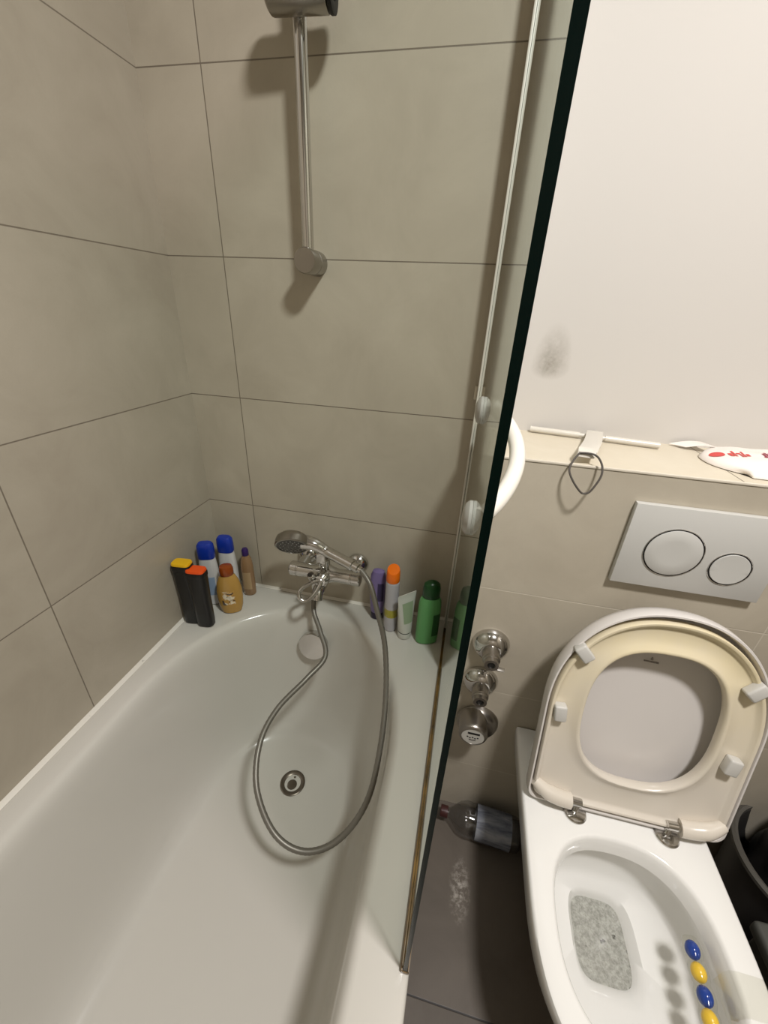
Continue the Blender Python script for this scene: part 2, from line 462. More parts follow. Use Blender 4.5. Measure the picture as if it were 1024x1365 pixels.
# cradle holding the hand shower
b = B(); lathe(b, [(.012, 0), (.012, .02), (.0165, .024), (.0165, .044), (.015, .046), (.001, .0465)], (.378, ym-.008, zm+.018), (0, -.2, 1), 32)
for s in (-1, 1): box(b, (.366, ym-.022+s*.0135-.003, zm+.055), (.390, ym-.022+s*.0135+.003, zm+.088), .002)
tap.part('cradle', b, m_chrome)
b = B(); tube(b, [(.346, -.07, zm-.016), (.346, -.072, zm-.052)], .0095, 20); tap.part('hose_outlet', b, m_chrome)

# ------------------------------------------------------------------ hand shower and its hose
hs = Thing('hand_shower', 'chrome hand shower with grey hose looping down into the bath', 'shower head', (.378, -.10, .75))
hc = Vector((.3075, -.118, .768))
c_ = (CAM-hc).normalized(); upv = Vector((0, 0, 1)); rt = c_.cross(upv).normalized()*-1
dn = (-upv+c_*upv.dot(c_)).normalized()
nrm = (c_*.42+dn*.88-rt*.18).normalized()
b = B(); lathe(b, [(.001, -.030), (.020, -.029), (.034, -.025), (.0415, -.017), (.0435, -.008), (.0435, .004), (.0415, .0062), (.0385, .0062), (.0380, .004)], hc, nrm, 52, cap1=False)
head = hs.part('shower_head', b, m_chrome_worn)
b = B(); lathe(b, [(.0383, .0035), (.0383, .0045), (.026, .0052), (.001, .0055)], hc, nrm, 48)
face = hs.part('spray_face', b, mat('grey spray face', (74, 72, 70), .4), parent=head)
b = B(); x_, y_, d_ = basis(nrm)
for rr, k in ((.010, 6), (.020, 12), (.030, 18)):
    for i in range(k):
        a = 2*PI*i/k+rr*40
        lathe(b, [(.0017, .0045), (.0015, .0072), (.0004, .0074)], hc+x_*rr*math.cos(a)+y_*rr*math.sin(a), nrm, 8)
nz = hs.part('nozzles', b, mat('pale nozzle rubber', (150, 148, 144), .5), parent=head); nz['kind'] = 'stuff'
h0 = hc-nrm*.014+Vector((.026, .004, -.003)); h1 = Vector((.392, -.098, .752)); h2 = Vector((.469, -.126, .742))
hp = spline([h0, h0.lerp(h1, .5)+Vector((0, 0, .006)), h1, h1.lerp(h2, .5), h2], 6)
rad = [.0200-.0058*min(1, i/12) for i in range(len(hp))]
b = B(); tube(b, hp, rad, 24); hs.part('handle', b, m_chrome)
hd_ = (h2-h1).normalized()
b = B(); lathe(b, [(.0142, -.002), (.0142, .003), (.0112, .005), (.0118, .020), (.0082, .022), (.0082, .030)], h2, hd_, 24)
hs.part('hose_nut', b, m_chrome)
e0 = h2+hd_*.028
HP = [e0, (.524, -.155, .716), (.551, -.185, .664), (.581, -.22, .594), (.602, -.285, .507), (.610, -.368, .427), (.600, -.444, .353), (.554, -.503, .301), (.489, -.534, .289),
      (.419, -.526, .310), (.358, -.477, .361), (.332, -.404, .401), (.346, -.337, .437), (.392, -.264, .471), (.4205, -.201, .493), (.388, -.150, .525), (.356, -.112, .555), (.346, -.080, .590), (.346, -.072, .606)]
b = B(); tube(b, spline(HP, 16), .0066, 14, ridge=.035); hs.part('hose', b, m_hose, label='ribbed grey metal hose', sharp=60)

# ------------------------------------------------------------------ toiletries on the bath rim, left corner
Z = ZR+.0008
def bottle_black(x, y, h, rot, capc, label, capname):
    t = Thing('shampoo_bottle', label, 'bottle', (x, y, Z), 'toiletries in the corner of the bath')
    P = [(.018, .011, 0), (.0215, .0145, .003), (.0225, .0155, .02), (.0225, .0155, h*.5), (.0245, .0165, h*.80), (.0245, .0165, h*.88)]
    b = B(); oval_body(b, x, y, Z, P, 3.2, rot); t.part('bottle_body', b, m_black)
    b = B(); oval_body(b, x, y, Z, [(.0250, .0172, h*.885), (.0255, .0176, h*.90), (.0255, .0176, h*.955), (.0245, .0166, h*.965)], 3.6, rot)
    c = t.part('cap', b, m_black)
    b = B(); oval_body(b, x, y, Z, [(.0240, .0160, h*.967), (.0240, .0160, h*.985), (.0225, .0148, h), (.010, .006, h*1.003)], 4.2, rot)
    t.part('cap_top', b, mat(capname, capc, .35), parent=c, label=capname)
    b = B(); patch(b, x, y, Z, P, [h*.25+i*h*.06 for i in range(8)], -1.9, -1.2, 3.2, rot)
    t.part('label', b, mat('dark label print', (24, 23, 22), .5))
bottle_black(.0330, -.194, .197, .12, (232, 182, 18), 'black shampoo bottle with yellow flip cap against the left wall', 'yellow cap top')
bottle_black(.0745, -.197, .185, .12, (236, 84, 22), 'black shampoo bottle with bright orange-red flip cap', 'orange-red cap top')
m_blue = mat('blue cap plastic', (20, 52, 158), .3); m_wbot = mat('white bottle plastic', (212, 211, 210), .35)
def bottle_white(x, y, h, rot, label, lean=(0, 0)):
    t = Thing('shampoo_bottle', label, 'bottle', (x, y, Z), 'toiletries in the corner of the bath')
    P = [(.021, .012, 0), (.025, .0155, .003), (.026, .0165, .02), (.026, .0165, h*.45), (.0245, .0155, h*.62), (.0215, .0145, h*.76)]
    b = B(); oval_body(b, x, y, Z, P, 2.5, rot, tilt=lean); t.part('bottle_body', b, m_wbot)
    b = B(); Q = [(.0220, .0150, h*.765), (.0228, .0156, h*.775), (.0225, .0152, h*.90), (.0215, .0142, h*.965), (.017, .011, h*.995), (.004, .003, h)]
    oval_body(b, x, y, Z, Q, 2.8, rot, tilt=lean); t.part('cap', b, m_blue, label='dark blue flip cap')
    b = B(); patch(b, x, y, Z, P, [h*.18+i*h*.05 for i in range(7)], -2.1, -1.0, 2.5, rot, tilt=lean)
    t.part('label', b, mat('pale blue label', (150, 170, 196), .4))
bottle_white(.0395, -.108, .208, .35, 'white bottle with slanted blue cap behind the two black bottles', (.02, -.01))
bottle_white(.0720, -.0620, .205, .15, 'tallest white bottle with blue cap, in the tiled corner')
def bottle_gold():
    x, y, h, rot = .1105, -.1275, .157, .42
    t = Thing('shower_gel_bottle', 'rounded golden shower gel bottle with amber cap and pictured label', 'bottle', (x, y, Z), 'toiletries in the corner of the bath')
    P = [(.020, .012, 0), (.0265, .0165, .003), (.032, .0190, .022), (.0345, .0200, .050), (.034, .0200, .078), (.0295, .0185, .104), (.0215, .0155, .122), (.0165, .0140, .1275)]
    m = mat('golden gel plastic', (190, 148, 76), .22, trans=.1)
    b = B(); oval_body(b, x, y, Z, P, 2.1, rot); t.part('bottle_body', b, m)
    b = B(); oval_body(b, x, y, Z, [(.0175, .0155, .128), (.0185, .0165, .1295), (.0185, .0165, .146), (.016, .014, .1545), (.004, .003, h)], 2.1, rot)
    t.part('cap', b, mat('amber cap', (158, 74, 22), .25, trans=.2), label='amber brown cap')
    b = B(); patch(b, x, y, Z, P, [.034+i*.007 for i in range(8)], -2.15, -1.1, 2.1, rot)
    ml = mat('pictured label', (190, 160, 110), .4); tt = NT(ml); co = tt.obj(); n = tt.noise(co, 55, 3, .5)
    c = tt.mix(tt.maprange(n, .5, .56, 0, 1), lin(184, 140, 66), lin(226, 214, 190)); n2 = tt.noise(co, 48, 2, .5, 1)
    c = tt.mix(tt.maprange(n2, .56, .62, 0, .9), c, lin(52, 36, 38)); tt.l(c, tt.b.inputs['Base Color'])
    t.part('label', b, ml)
bottle_gold()
def bottle_amber():
    x, y, h = .1200, -.0430, .162
    t = Thing('oil_bottle', 'slim clear amber bottle with small purple cap by the back wall', 'bottle', (x, y, Z), 'toiletries in the corner of the bath')
    P = [(.015, .013, 0), (.0180, .0145, .003), (.0187, .015, .03), (.0180, .0145, .10), (.0150, .0130, .126), (.009, .009, .1385)]
    b = B(); oval_body(b, x, y, Z, P, 2.3, .2); t.part('bottle_body', b, mat('amber clear plastic', (168, 134, 98), .15, trans=.3))
    b = B(); oval_body(b, x, y, Z, [(.0092, .0092, .139), (.0100, .0100, .1405), (.0096, .0096, .156), (.007, .007, .1615), (.001, .001, h)], 2, 0)
    t.part('cap', b, mat('dark purple cap', (52, 30, 92), .3), label='dark purple cap')
    b = B(); patch(b, x, y, Z, P, [.025+i*.01 for i in range(7)], -2.2, -.9, 2.3, .2)
    t.part('label', b, mat('dull gold label', (172, 146, 110), .4))
bottle_amber()

# toiletries by the glass
def bottle_purple():
    x, y, h = .5215, -.0435, .168
    t = Thing('conditioner_bottle', 'purple bottle standing on its dark cap behind the hose', 'bottle', (x, y, Z), 'toiletries beside the glass screen')
    b = B(); oval_body(b, x, y, Z, [(.017, .012, 0), (.018, .0135, .002), (.018, .0135, .020), (.0172, .013, .022)], 2.3); t.part('cap', b, mat('dark violet cap', (36, 26, 52), .35), label='dark violet cap at the foot')
    P = [(.0170, .013, .0225), (.0195, .0155, .030), (.022, .0165, .07), (.0225, .0165, .12), (.021, .0155, .148), (.016, .012, .162), (.004, .003, h)]
    b = B(); oval_body(b, x, y, Z, P, 2.3); t.part('bottle_body', b, mat('purple plastic', (116, 102, 150), .32))
    b = B(); patch(b, x, y, Z, P, [.07+i*.01 for i in range(7)], -1.5, -.7, 2.3); t.part('label', b, mat('dark violet print', (48, 38, 76), .45))
bottle_purple()
def can_orange():
    x, y = .5675, -.0760; r = .0185
    t = Thing('spray_can', 'pale grey spray can with slanted bright orange cap', 'spray can', (x, y, Z), 'toiletries beside the glass screen')
    ml = mat('printed can', (176, 174, 178), .35); tt = NT(ml); z = tt.sep(tt.obj())[2]
    a = tt.math('MULTIPLY', tt.math('GREATER_THAN', z, .048), tt.math('LESS_THAN', z, .075))
    n = tt.noise(tt.obj(), 60, 2)
    c = tt.mix(tt.math('MULTIPLY', a, tt.maprange(n, .3, .5, .55, 1)), lin(176, 174, 178), lin(160, 152, 52)); tt.l(c, tt.b.inputs['Base Color'])
    b = B(); lathe(b, [(r*.9, 0), (r, .002), (r, .155), (r*.96, .160), (r*.9, .1615)], (x, y, Z), n=36); t.part('can_body', b, ml)
    rings = []
    for rr, h0, sl in ((r*.93, .162, 0), (r*.97, .164, 0), (r*.97, .178, .10), (r*.95, .192, .30), (r*.86, .198, .42), (r*.4, .1995, .45)):
        rings.append([(x+rr*math.cos(2*PI*i/36), y+rr*math.sin(2*PI*i/36), Z+h0+sl*rr*math.sin(2*PI*i/36)) for i in range(36)])
    b = B(); loft(b, rings); t.part('cap', b, mat('orange cap', (245, 118, 14), .3), label='bright orange slanted cap')
can_orange()
def tube_white():
    x, y, h, rot = .6110, -.0960, .143, .78
    t = Thing('cream_tube', 'white squeeze tube with green print standing on its cap', 'tube', (x, y, Z), 'toiletries beside the glass screen')
    b = B(); oval_body(b, x, y, Z, [(.0165, .0165, 0), (.0185, .0185, .002), (.0185, .0185, .016), (.0178, .0178, .018)], 2, rot); t.part('cap', b, mat('white cap', (196, 196, 188), .35))
    b = B(); oval_body(b, x, y, Z, [(.0176, .0176, .0182), (.0176, .0176, .0215)], 2, rot); t.part('neck_band', b, mat('dark band', (50, 52, 50), .4), label='dark band above the cap')
    m = mat('white tube plastic', (202, 203, 194), .35)
    P = [(.0182, .0182, .022), (.0192, .0180, .03), (.0215, .0150, .06), (.0250, .0095, .095), (.0285, .0030, .128), (.0292, .0012, .134), (.0292, .0011, h)]
    b = B(); oval_body(b, x, y, Z, P, 2.2, rot); t.part('tube_body', b, m)
    b = B(); patch(b, x, y, Z, P, [.055+i*.009 for i in range(8)], -2.2, -.95, 2.2, rot); t.part('label', b, mat('grey green print', (150, 168, 138), .45), label='pale green print')
tube_white()
def bottle_green():
    x, y, h, rot = .6720, -.0985, .200, .30
    t = Thing('shampoo_bottle', 'green shampoo bottle with dark green cap next to the glass', 'bottle', (x, y, Z), 'toiletries beside the glass screen')
    P = [(.024, .014, 0), (.029, .0170, .003), (.0300, .018, .02), (.0300, .018, .08), (.0295, .0178, .12), (.0275, .0172, .140), (.0225, .0165, .150)]
    b = B(); oval_body(b, x, y, Z, P, 2.3, rot); t.part('bottle_body', b, mat('green plastic', (92, 156, 92), .3))
    b = B(); oval_body(b, x, y, Z, [(.0215, .0165, .1505), (.0225, .0172, .152), (.0222, .0170, .178), (.0200, .0155, .189), (.014, .011, .1945), (.003, .002, h)], 2.1, rot)
    t.part('cap', b, mat('dark green cap', (6, 62, 18), .3), label='dark green domed cap')
    b = B(); patch(b, x, y, Z, P, [.03+i*.012 for i in range(7)], -1.35, -.5, 2.3, rot); t.part('label', b, mat('dark green print', (34, 84, 40), .45))
bottle_green()

# ------------------------------------------------------------------ ledge wall: flush plate
YP = -.207
fp = Thing('flush_plate', 'silver dual flush plate on the tiled ledge wall above the toilet', 'flush plate', (1.13, YP, .954))
x0, x1, z0, z1 = 1.0074, 1.2534, .8724, 1.0364
BC = ((1.0915, .9495, .0475), (1.1870, .9330, .0325))
b = B(); box(b, (x0, YP-.0125, z0), (x1, YP-.0006, z1), .0012)
fp.part('plate', b, m_satin)
for (cx, cz, r), nm in zip(BC, ('large', 'small')):
    b = B(); lathe(b, [(r+.0014, .0), (r+.0014, .0010), (r+.0008, .0014), (r+.0002, .0010), (r+.0002, .0002)], (cx, YP-.0124, cz), (0, -1, 0), 64, cap1=False)
    ring = fp.part('button_ring', b, m_chrome)
    b = B(); lathe(b, [(r-.0022, -.0005), (r-.0022, .0016), (r-.0028, .0020), (r*.5, .0017), (.001, .0016)], (cx, YP-.0124, cz), (0, -1, 0), 64)
    fp.part('button', b, m_satin, label=nm+' round flush button')
    b = B(); lathe(b, [(r-.0024, .0001), (r-.0024, .0004), (r+.0004, .0004), (r+.0004, .0001)], (cx, YP-.0124, cz), (0, -1, 0), 64, cap0=False, cap1=False)
    fp.part('button_gap', b, m_dark, parent=ring)  # near-black ring painting in the shadow of the groove round the button

# ------------------------------------------------------------------ stop valves under the ledge
def stop_valve(x, z, label, flag):
    t = Thing('stop_valve', label, 'valve', (x, YP, z), 'capped chrome valves on the ledge wall')
    b = B(); lathe(b, [(.0405, 0), (.0415, .003), (.040, .010), (.034, .021), (.025, .028), (.0195, .030)], (x, YP-.0001, z), (0, -1, 0), 44)
    t.part('escutcheon', b, m_chrome)
    b = B(); lathe(b, [(.0190, .020), (.0190, .052), (.0175, .053), (.0175, .056), (.0150, .058), (.0150, .068), (.0085, .068), (.0080, .060)], (x, YP, z), (0, -1, 0), 28, cap1=False)
    s = t.part('spindle', b, m_chrome_worn)
    b = B(); lathe(b, [(.0084, .064), (.0080, .0645), (.001, .0646)], (x, YP, z), (0, -1, 0), 18); t.part('spindle_bore', b, m_dark, parent=s)
    if flag:
        b = B(); box(b, (x+.004, YP-.066, z-.014), (x+.030, YP-.056, z-.0115), .0008); t.part('stop_tab', b, m_chrome)
stop_valve(.822, .652, 'upper of the two chrome stop valves with a metal tab', True)
stop_valve(.816, .534, 'second chrome stop valve, between the upper valve and the meter', False)
wm = Thing('water_meter', 'round chrome water meter with white dial, lowest on the ledge wall', 'water meter', (.824, YP, .385))
mx, mz = .818, .408
b = B(); lathe(b, [(.0505, 0), (.052, .003), (.0505, .012), (.044, .022), (.036, .026)], (mx+.012, YP-.0001, mz-.018), (0, -1, 0), 48); wm.part('escutcheon', b, m_chrome_worn)
b = B(); lathe(b, [(.0345, .012), (.0345, .054), (.0335, .060), (.030, .064), (.0272, .065), (.0266, .063)], (mx, YP, mz), (0, -1, 0), 48, cap1=False); wm.part('meter_body', b, m_chrome_worn)
md = mat('white meter dial', (196, 194, 186), .3)
b = B(); lathe(b, [(.0268, .062), (.0268, .0635), (.001, .0637)], (mx, YP, mz), (0, -1, 0), 40); dial = wm.part('dial', b, md, label='white dial face')
b = B(); box(b, (mx-.013, YP-.0644, mz+.008), (mx+.015, YP-.0636, mz+.0135))
for i in range(5): box(b, (mx-.014+i*.006, YP-.0644, mz-.004-.003*(i % 2)), (mx-.0105+i*.006, YP-.0636, mz-.001-.003*(i % 2)))
box(b, (mx-.008, YP-.0644, mz-.013), (mx+.008, YP-.0636, mz-.0115))
wm.part('dial_marks', b, m_black, parent=dial, flat=True)

# ------------------------------------------------------------------ things on the ledge
ZL = 1.089
rd = Thing('tension_rod', 'thin white rod lying along the back of the tiled ledge', 'rod', (.96, -.03, ZL))
A, D = Vector((.838, -.010, ZL+.0066)), Vector((1.082, -.048, ZL+.0066))
for u, v, r, nm in ((0, .40, .0062, 'rod_sleeve'), (.37, .63, .0044, 'rod_core'), (.60, 1, .0062, 'rod_sleeve')):
    b = B(); tube(b, [A.lerp(D, u), A.lerp(D, v)], r, 18); rd.part(nm, b, m_wplast)
arm = Thing('hook_strip', 'flat white plastic hook strip laid across the rod, over the ledge edge', 'hook', (.935, -.11, ZL+.014))
b = B()
pa = [(.968, -.012, ZL+.0135), (.954, -.065, ZL+.0160), (.938, -.120, ZL+.0188), (.918, -.178, ZL+.0222), (.9125, -.193, ZL+.0222), (.910, -.199, ZL+.0175), (.9095, -.200, ZL+.012)]
rings = []
for i, q in enumerate(pa):
    q = Vector(q); a = Vector(pa[max(i-1, 0)]); c = Vector(pa[min(i+1, len(pa)-1)]); tdir = (c-a).normalized()
    s = Vector((1, .25, 0)); s = (s-tdir*s.dot(tdir)).normalized(); nn = tdir.cross(s)
    w, th = .0155, .0016
    rings.append([q+s*w*cu+nn*th*cv for cu, cv in ((-1, -1), (-.9, -1.2), (.9, -1.2), (1, -1), (1, 1), (.9, 1.2), (-.9, 1.2), (-1, 1))])
loft(b, rings); arm.part('strip', b, m_wplast)
b = B(); box(b, (.955, -.030, ZL+.0002), (.981, -.006, ZL+.0112), .002); arm.part('strip_foot', b, m_wplast)
cd = Thing('hanging_cord', 'thin dark grey cord loop hanging from the white hook strip', 'cord', (.905, -.226, ZL+.01))
cp = [(.898, -.204, ZL+.020), (.889, -.212, ZL+.008), (.884, -.222, ZL-.006), (.892, -.231, ZL-.022), (.907, -.235, ZL-.0385), (.915, -.2355, ZL-.0405), (.923, -.235, ZL-.0350), (.934, -.228, ZL-.012), (.935, -.220, ZL+.003), (.930, -.211, ZL+.014), (.923, -.204, ZL+.019), (.911, -.203, ZL+.0205)]
cs = spline(cp+[cp[0]], 6)[:-1]
b = B(); tube(b, cs, .0017, 10, closed=True); cd.part('cord_loop', b, mat('grey cord', (74, 68, 62), .6))
# packet
pk = Thing('wipes_packet', 'puffy white plastic packet with red print on the ledge', 'packet', (1.28, -.10, ZL))
m_pack = mat('white film packet', (238, 230, 222), .28)
b = B(); NX, NY = 40, 20
def pkh(u, v):
    e = (max(0, 1-abs(2*u-1)**3.2))*(max(0, 1-abs(2*v-1)**2.4))
    return .0015+.021*e**.55+.0012*math.sin(u*31+v*9)*e+.0010*math.sin(v*23-u*14)*e
def pkp(u, v):
    x = 1.145+.30*u; y = -.020-.158*v
    cut = max(0, .12-u)/.12; x += .035*cut*abs(2*v-1)**2.5-.006*math.sin(v*PI)*cut
    y += .014*cut*(v-.5)*2-.016*u*(v-.2)
    return x, y
top = [[b.verts.new((*pkp(i/NX, j/NY), ZL+.0008+pkh(i/NX, j/NY))) for j in range(NY+1)] for i in range(NX+1)]
bot = [[b.verts.new((*pkp(i/NX, j/NY), ZL+.0004)) for j in range(NY+1)] for i in range(NX+1)]
for i in range(NX):
    for j in range(NY):
        b.faces.new((top[i][j], top[i+1][j], top[i+1][j+1], top[i][j+1])); b.faces.new((bot[i][j], bot[i][j+1], bot[i+1][j+1], bot[i+1][j]))
for i in range(NX):
    for j in (0, NY): b.faces.new((top[i][j], top[i+1][j], bot[i+1][j], bot[i][j]))
for j in range(NY):
    for i in (0, NX): b.faces.new((top[i][j], top[i][j+1], bot[i][j+1], bot[i][j]))
pk.part('pouch', b, m_pack, sharp=70)
b = B()
rings = []
for k in range(9):
    t = k/8; z = ZL+.002+.010*math.sin(t*PI*.6)
    xx = 1.128+.045*t; rings.append([(xx-.012*(1-t), -.006, z), (xx+.01, -.030-.02*t, z+.002), (xx+.01, -.030-.02*t, z+.0028), (xx-.012*(1-t), -.006, z+.0008)])
loft(b, rings); pk.part('crimped_corner', b, m_pack)
# red print on the pouch top
b = B()
def onp(u, v):
    x, y = pkp(u, v); return (x, y, ZL+.0008+pkh(u, v)+.0008)
def quad(u0, v0, u1, v1, sk=0, k=5):
    g = [[b.verts.new(onp(u0+(u1-u0)*i/k+sk*j/k, v0+(v1-v0)*j/k)) for j in range(k+1)] for i in range(k+1)]
    for i in range(k):
        for j in range(k): b.faces.new((g[i][j], g[i+1][j], g[i+1][j+1], g[i][j+1]))
def disc(uc, vc, ru, rv):
    c = b.verts.new(onp(uc, vc)); n = 22
    r1 = [b.verts.new(onp(uc+ru*.5*math.cos(2*PI*i/n), vc+rv*.5*math.sin(2*PI*i/n))) for i in range(n)]
    r = [b.verts.new(onp(uc+ru*math.cos(2*PI*i/n), vc+rv*math.sin(2*PI*i/n))) for i in range(n)]
    for i in range(n):
        j = (i+1) % n; b.faces.new((c, r1[i], r1[j])); b.faces.new((r1[i], r[i], r[j], r1[j]))
disc(.055, .50, .032, .085)
quad(.098, .50, .116, .60); quad(.120, .44, .131, .60, .0); quad(.136, .50, .158, .53); quad(.150, .53, .161, .61); quad(.166, .46, .176, .60); quad(.182, .52, .200, .58)
pk.part('print', b, mat('red print', (206, 62, 58), .4), label='red printed marks', flat=False)
b = B()
for i in range(5): quad(.262+i*.014, .52-.03*(i % 2), .271+i*.014, .62)
quad(.255, .60, .335, .63)
for i in range(6): quad(.36+i*.04, .63+.03*i, .375+i*.04, .68+.03*i)
pk.part('small_print', b, mat('crimson print', (150, 44, 66), .4), label='crimson small print')

# ------------------------------------------------------------------ toilet
tl = Thing('toilet', 'white wall-hung toilet with the lid and seat raised', 'toilet', (1.104, -.45, 0))
TX = 1.104
def dring(a, yb, yf, z, ym=-.50, n=3.0, N=64, xc=TX, nb=12):
    """D outline: straight back at yb, straight sides to ym, rounded front to yf"""
    pts = []
    h = 44
    for i in range(h+1):
        th = -PI*i/h
        pts.append((xc+a*sgnpow(math.cos(th), 2/n), ym+(ym-yf)*sgnpow(math.sin(th), 2/n), z))
    K = 8
    for i in range(1, K+1):
        t = i/K; pts.append((xc-a, ym+(yb-ym)*t, z))
    for i in range(1, nb): pts.append((xc-a+2*a*i/nb, yb, z))
    for i in range(K): pts.append((xc+a, yb+(ym-yb)*i/K, z))
    return pts
def hole(a, yb, yf, z, like, xc=TX, n=2.5):
    """superellipse opening with its points at the same polar angles as the outline 'like'"""
    cy = (yb+yf)/2; bb = (yb-yf)/2; out = []
    for x, y, _ in like:
        th = math.atan2((y-(-.52))/1.35, x-TX)
        c, s = math.cos(th), math.sin(th)
        r = (abs(c/a)**n+abs(s/bb)**n)**(-1/n)
        out.append((xc+r*c, cy+r*s, z))
    return out
OUT = dring(.1765, -.209, -.745, .40)
b = B()
rings = [dring(.085, -.209, -.42, .075, -.34), dring(.108, -.209, -.50, .10, -.38), dring(.128, -.209, -.575, .16, -.42), dring(.150, -.209, -.655, .24, -.46),
         dring(.167, -.209, -.712, .31, -.48), dring(.175, -.209, -.738, .36, -.5), dring(.1775, -.209, -.746, .384, -.5), dring(.1775, -.209, -.746, .392, -.5), dring(.1755, -.209, -.744, .398, -.5), dring(.172, -.212, -.740, .40, -.5)]
for a, yb, yf, z, xc in [(.139, -.409, -.710, .40, TX-.003), (.135, -.413, -.706, .3985, TX-.003), (.132, -.416, -.703, .393, TX-.003), (.129, -.419, -.701, .380, TX-.003), (.127, -.421, -.700, .362, TX-.003),
                     (.132, -.414, -.706, .359, TX-.003), (.142, -.405, -.715, .356, TX-.003), (.147, -.400, -.720, .345, TX-.003), (.147, -.400, -.720, .318, TX-.003), (.141, -.403, -.712, .288, TX-.002), (.126, -.408, -.695, .262, TX-.001), (.098, -.416, -.655, .240, TX), (.062, -.428, -.595, .228, TX), (.053, -.432, -.568, .212, TX), (.047, -.436, -.558, .195, TX), (.040, -.442, -.545, .165, TX)]:
    rings.append(hole(a, yb, yf, z, OUT, xc, 2.5+1.7*min(1, max(0, (.31-z)/.10))**1.5))
loft(b, rings)
tl.part('bowl', b, m_ceramic, sharp=42)
# water
mw = mat('bowl water', (150, 150, 142), .06, spec=.6); tt = NT(mw); co = tt.obj()
n = tt.noise(co, 130, 5, .75); c = tt.mix(tt.maprange(n, .35, .7, 0, 1), lin(138, 138, 130), lin(186, 186, 178))
n2 = tt.noise(co, 70, 2, .5); c = tt.mix(tt.maprange(n2, .68, .73, 0, .8), c, lin(66, 64, 58)); tt.l(c, tt.b.inputs['Base Color']); tt.bump(n, .25, .001)
b = B(); r0 = hole(.0505, -.433, -.564, .203, OUT, TX, 4.2); loft(b, [r0, [(x, y, .2032) for x, y, z in hole(.02, -.48, -.52, 0, OUT, TX, 2)]], False, True)
tl.part('water', b, mw, label='grey rippled water in the bowl')
# raised lid and seat, in the lid's own frame
LX, LY, LZ, LT = 1.1164, -.3537, .405, .2202
EV, EW = Vector((0, math.sin(LT), math.cos(LT))), Vector((0, -math.cos(LT), math.sin(LT)))
def LP(u, v, w): return Vector((LX+u, LY, LZ))+EV*v+EW*w
def lout(a, v0, vm, top, w, n=2.2, rc=.03, dv=0):
    pts = []; h = 48
    for i in range(h+1):
        th = PI*i/h; pts.append((a*sgnpow(math.cos(th), 2/n), vm+(top-vm)*sgnpow(math.sin(th), 2/n)))
    lo = a*.985
    for i in range(1, 9): pts.append((-a+(a-lo)*i/9, vm+(v0+rc-vm)*i/9))
    for i in range(6):
        th = PI+PI/2*i/5; pts.append((-lo+rc+rc*math.cos(th), v0+rc+rc*math.sin(th)))
    for i in range(1, 12): pts.append((-lo+rc+(2*lo-2*rc)*i/12, v0))
    for i in range(6):
        th = 1.5*PI+PI/2*i/5; pts.append((lo-rc+rc*math.cos(th), v0+rc+rc*math.sin(th)))
    for i in range(1, 9): pts.append((lo+(a-lo)*i/9, v0+rc+(vm-v0-rc)*i/9))
    return [LP(u, v, w) for u, v in pts], pts
def lhole(a, v0, v1, w, n=2.6, exp=0):
    _, like = lout(.18, .01, .22, .44, 0); cv = (v0+v1)/2; hv = (v1-v0)/2; out = []
    for u, v in like:
        th = math.atan2((v-.225)*.82, u); c, s = math.cos(th), math.sin(th)
        aa = a
        r = (abs(c/aa)**n+abs(s/hv)**n)**(-1/n); out.append(LP(r*c, cv+r*s, w))
    return out
b = B()
Lr = lambda a, v0, top, w, rc=.022: lout(a, v0, .234, top, w, 2.18, rc)[0]
loft(b, [Lr(.10, .08, .34, -.0295), Lr(.150, .035, .42, -.0255), Lr(.175, .012, .446, -.018), Lr(.1865, .001, .4585, -.006), Lr(.1890, -.001, .4610, .006), Lr(.1880, .0, .4600, .024), Lr(.1868, .001, .4585, .0262), Lr(.1840, .004, .4555, .0262), Lr(.1828, .005, .4540, .024), Lr(.1810, .008, .451, .004), Lr(.171, .017, .440, -.010), Lr(.150, .040, .415, -.0185), Lr(.10, .09, .34, -.0235)])
lid = tl.part('lid', b, mat('white lid plastic', (212, 207, 202), .22), sharp=45)
# worn emblem stamp inside the lid
b = B()
def lbox(u0, v0, u1, v1, w0=-.0250, w1=-.0218):
    loft(b, [[LP(u0, v0, w), LP(u1, v0, w), LP(u1, v1, w), LP(u0, v1, w)] for w in (w0, w1)])
for i in range(9): lbox(-.016+i*.0030, .335-.0001*i, -.0138+i*.0030, .3375)
lbox(-.005, .340, -.001, .3435); lbox(-.004, .3435, -.002, .3455)
tl.part('emblem', b, mat('grey emblem print', (146, 140, 134), .5), parent=lid, label='small grey stamped emblem', flat=True)
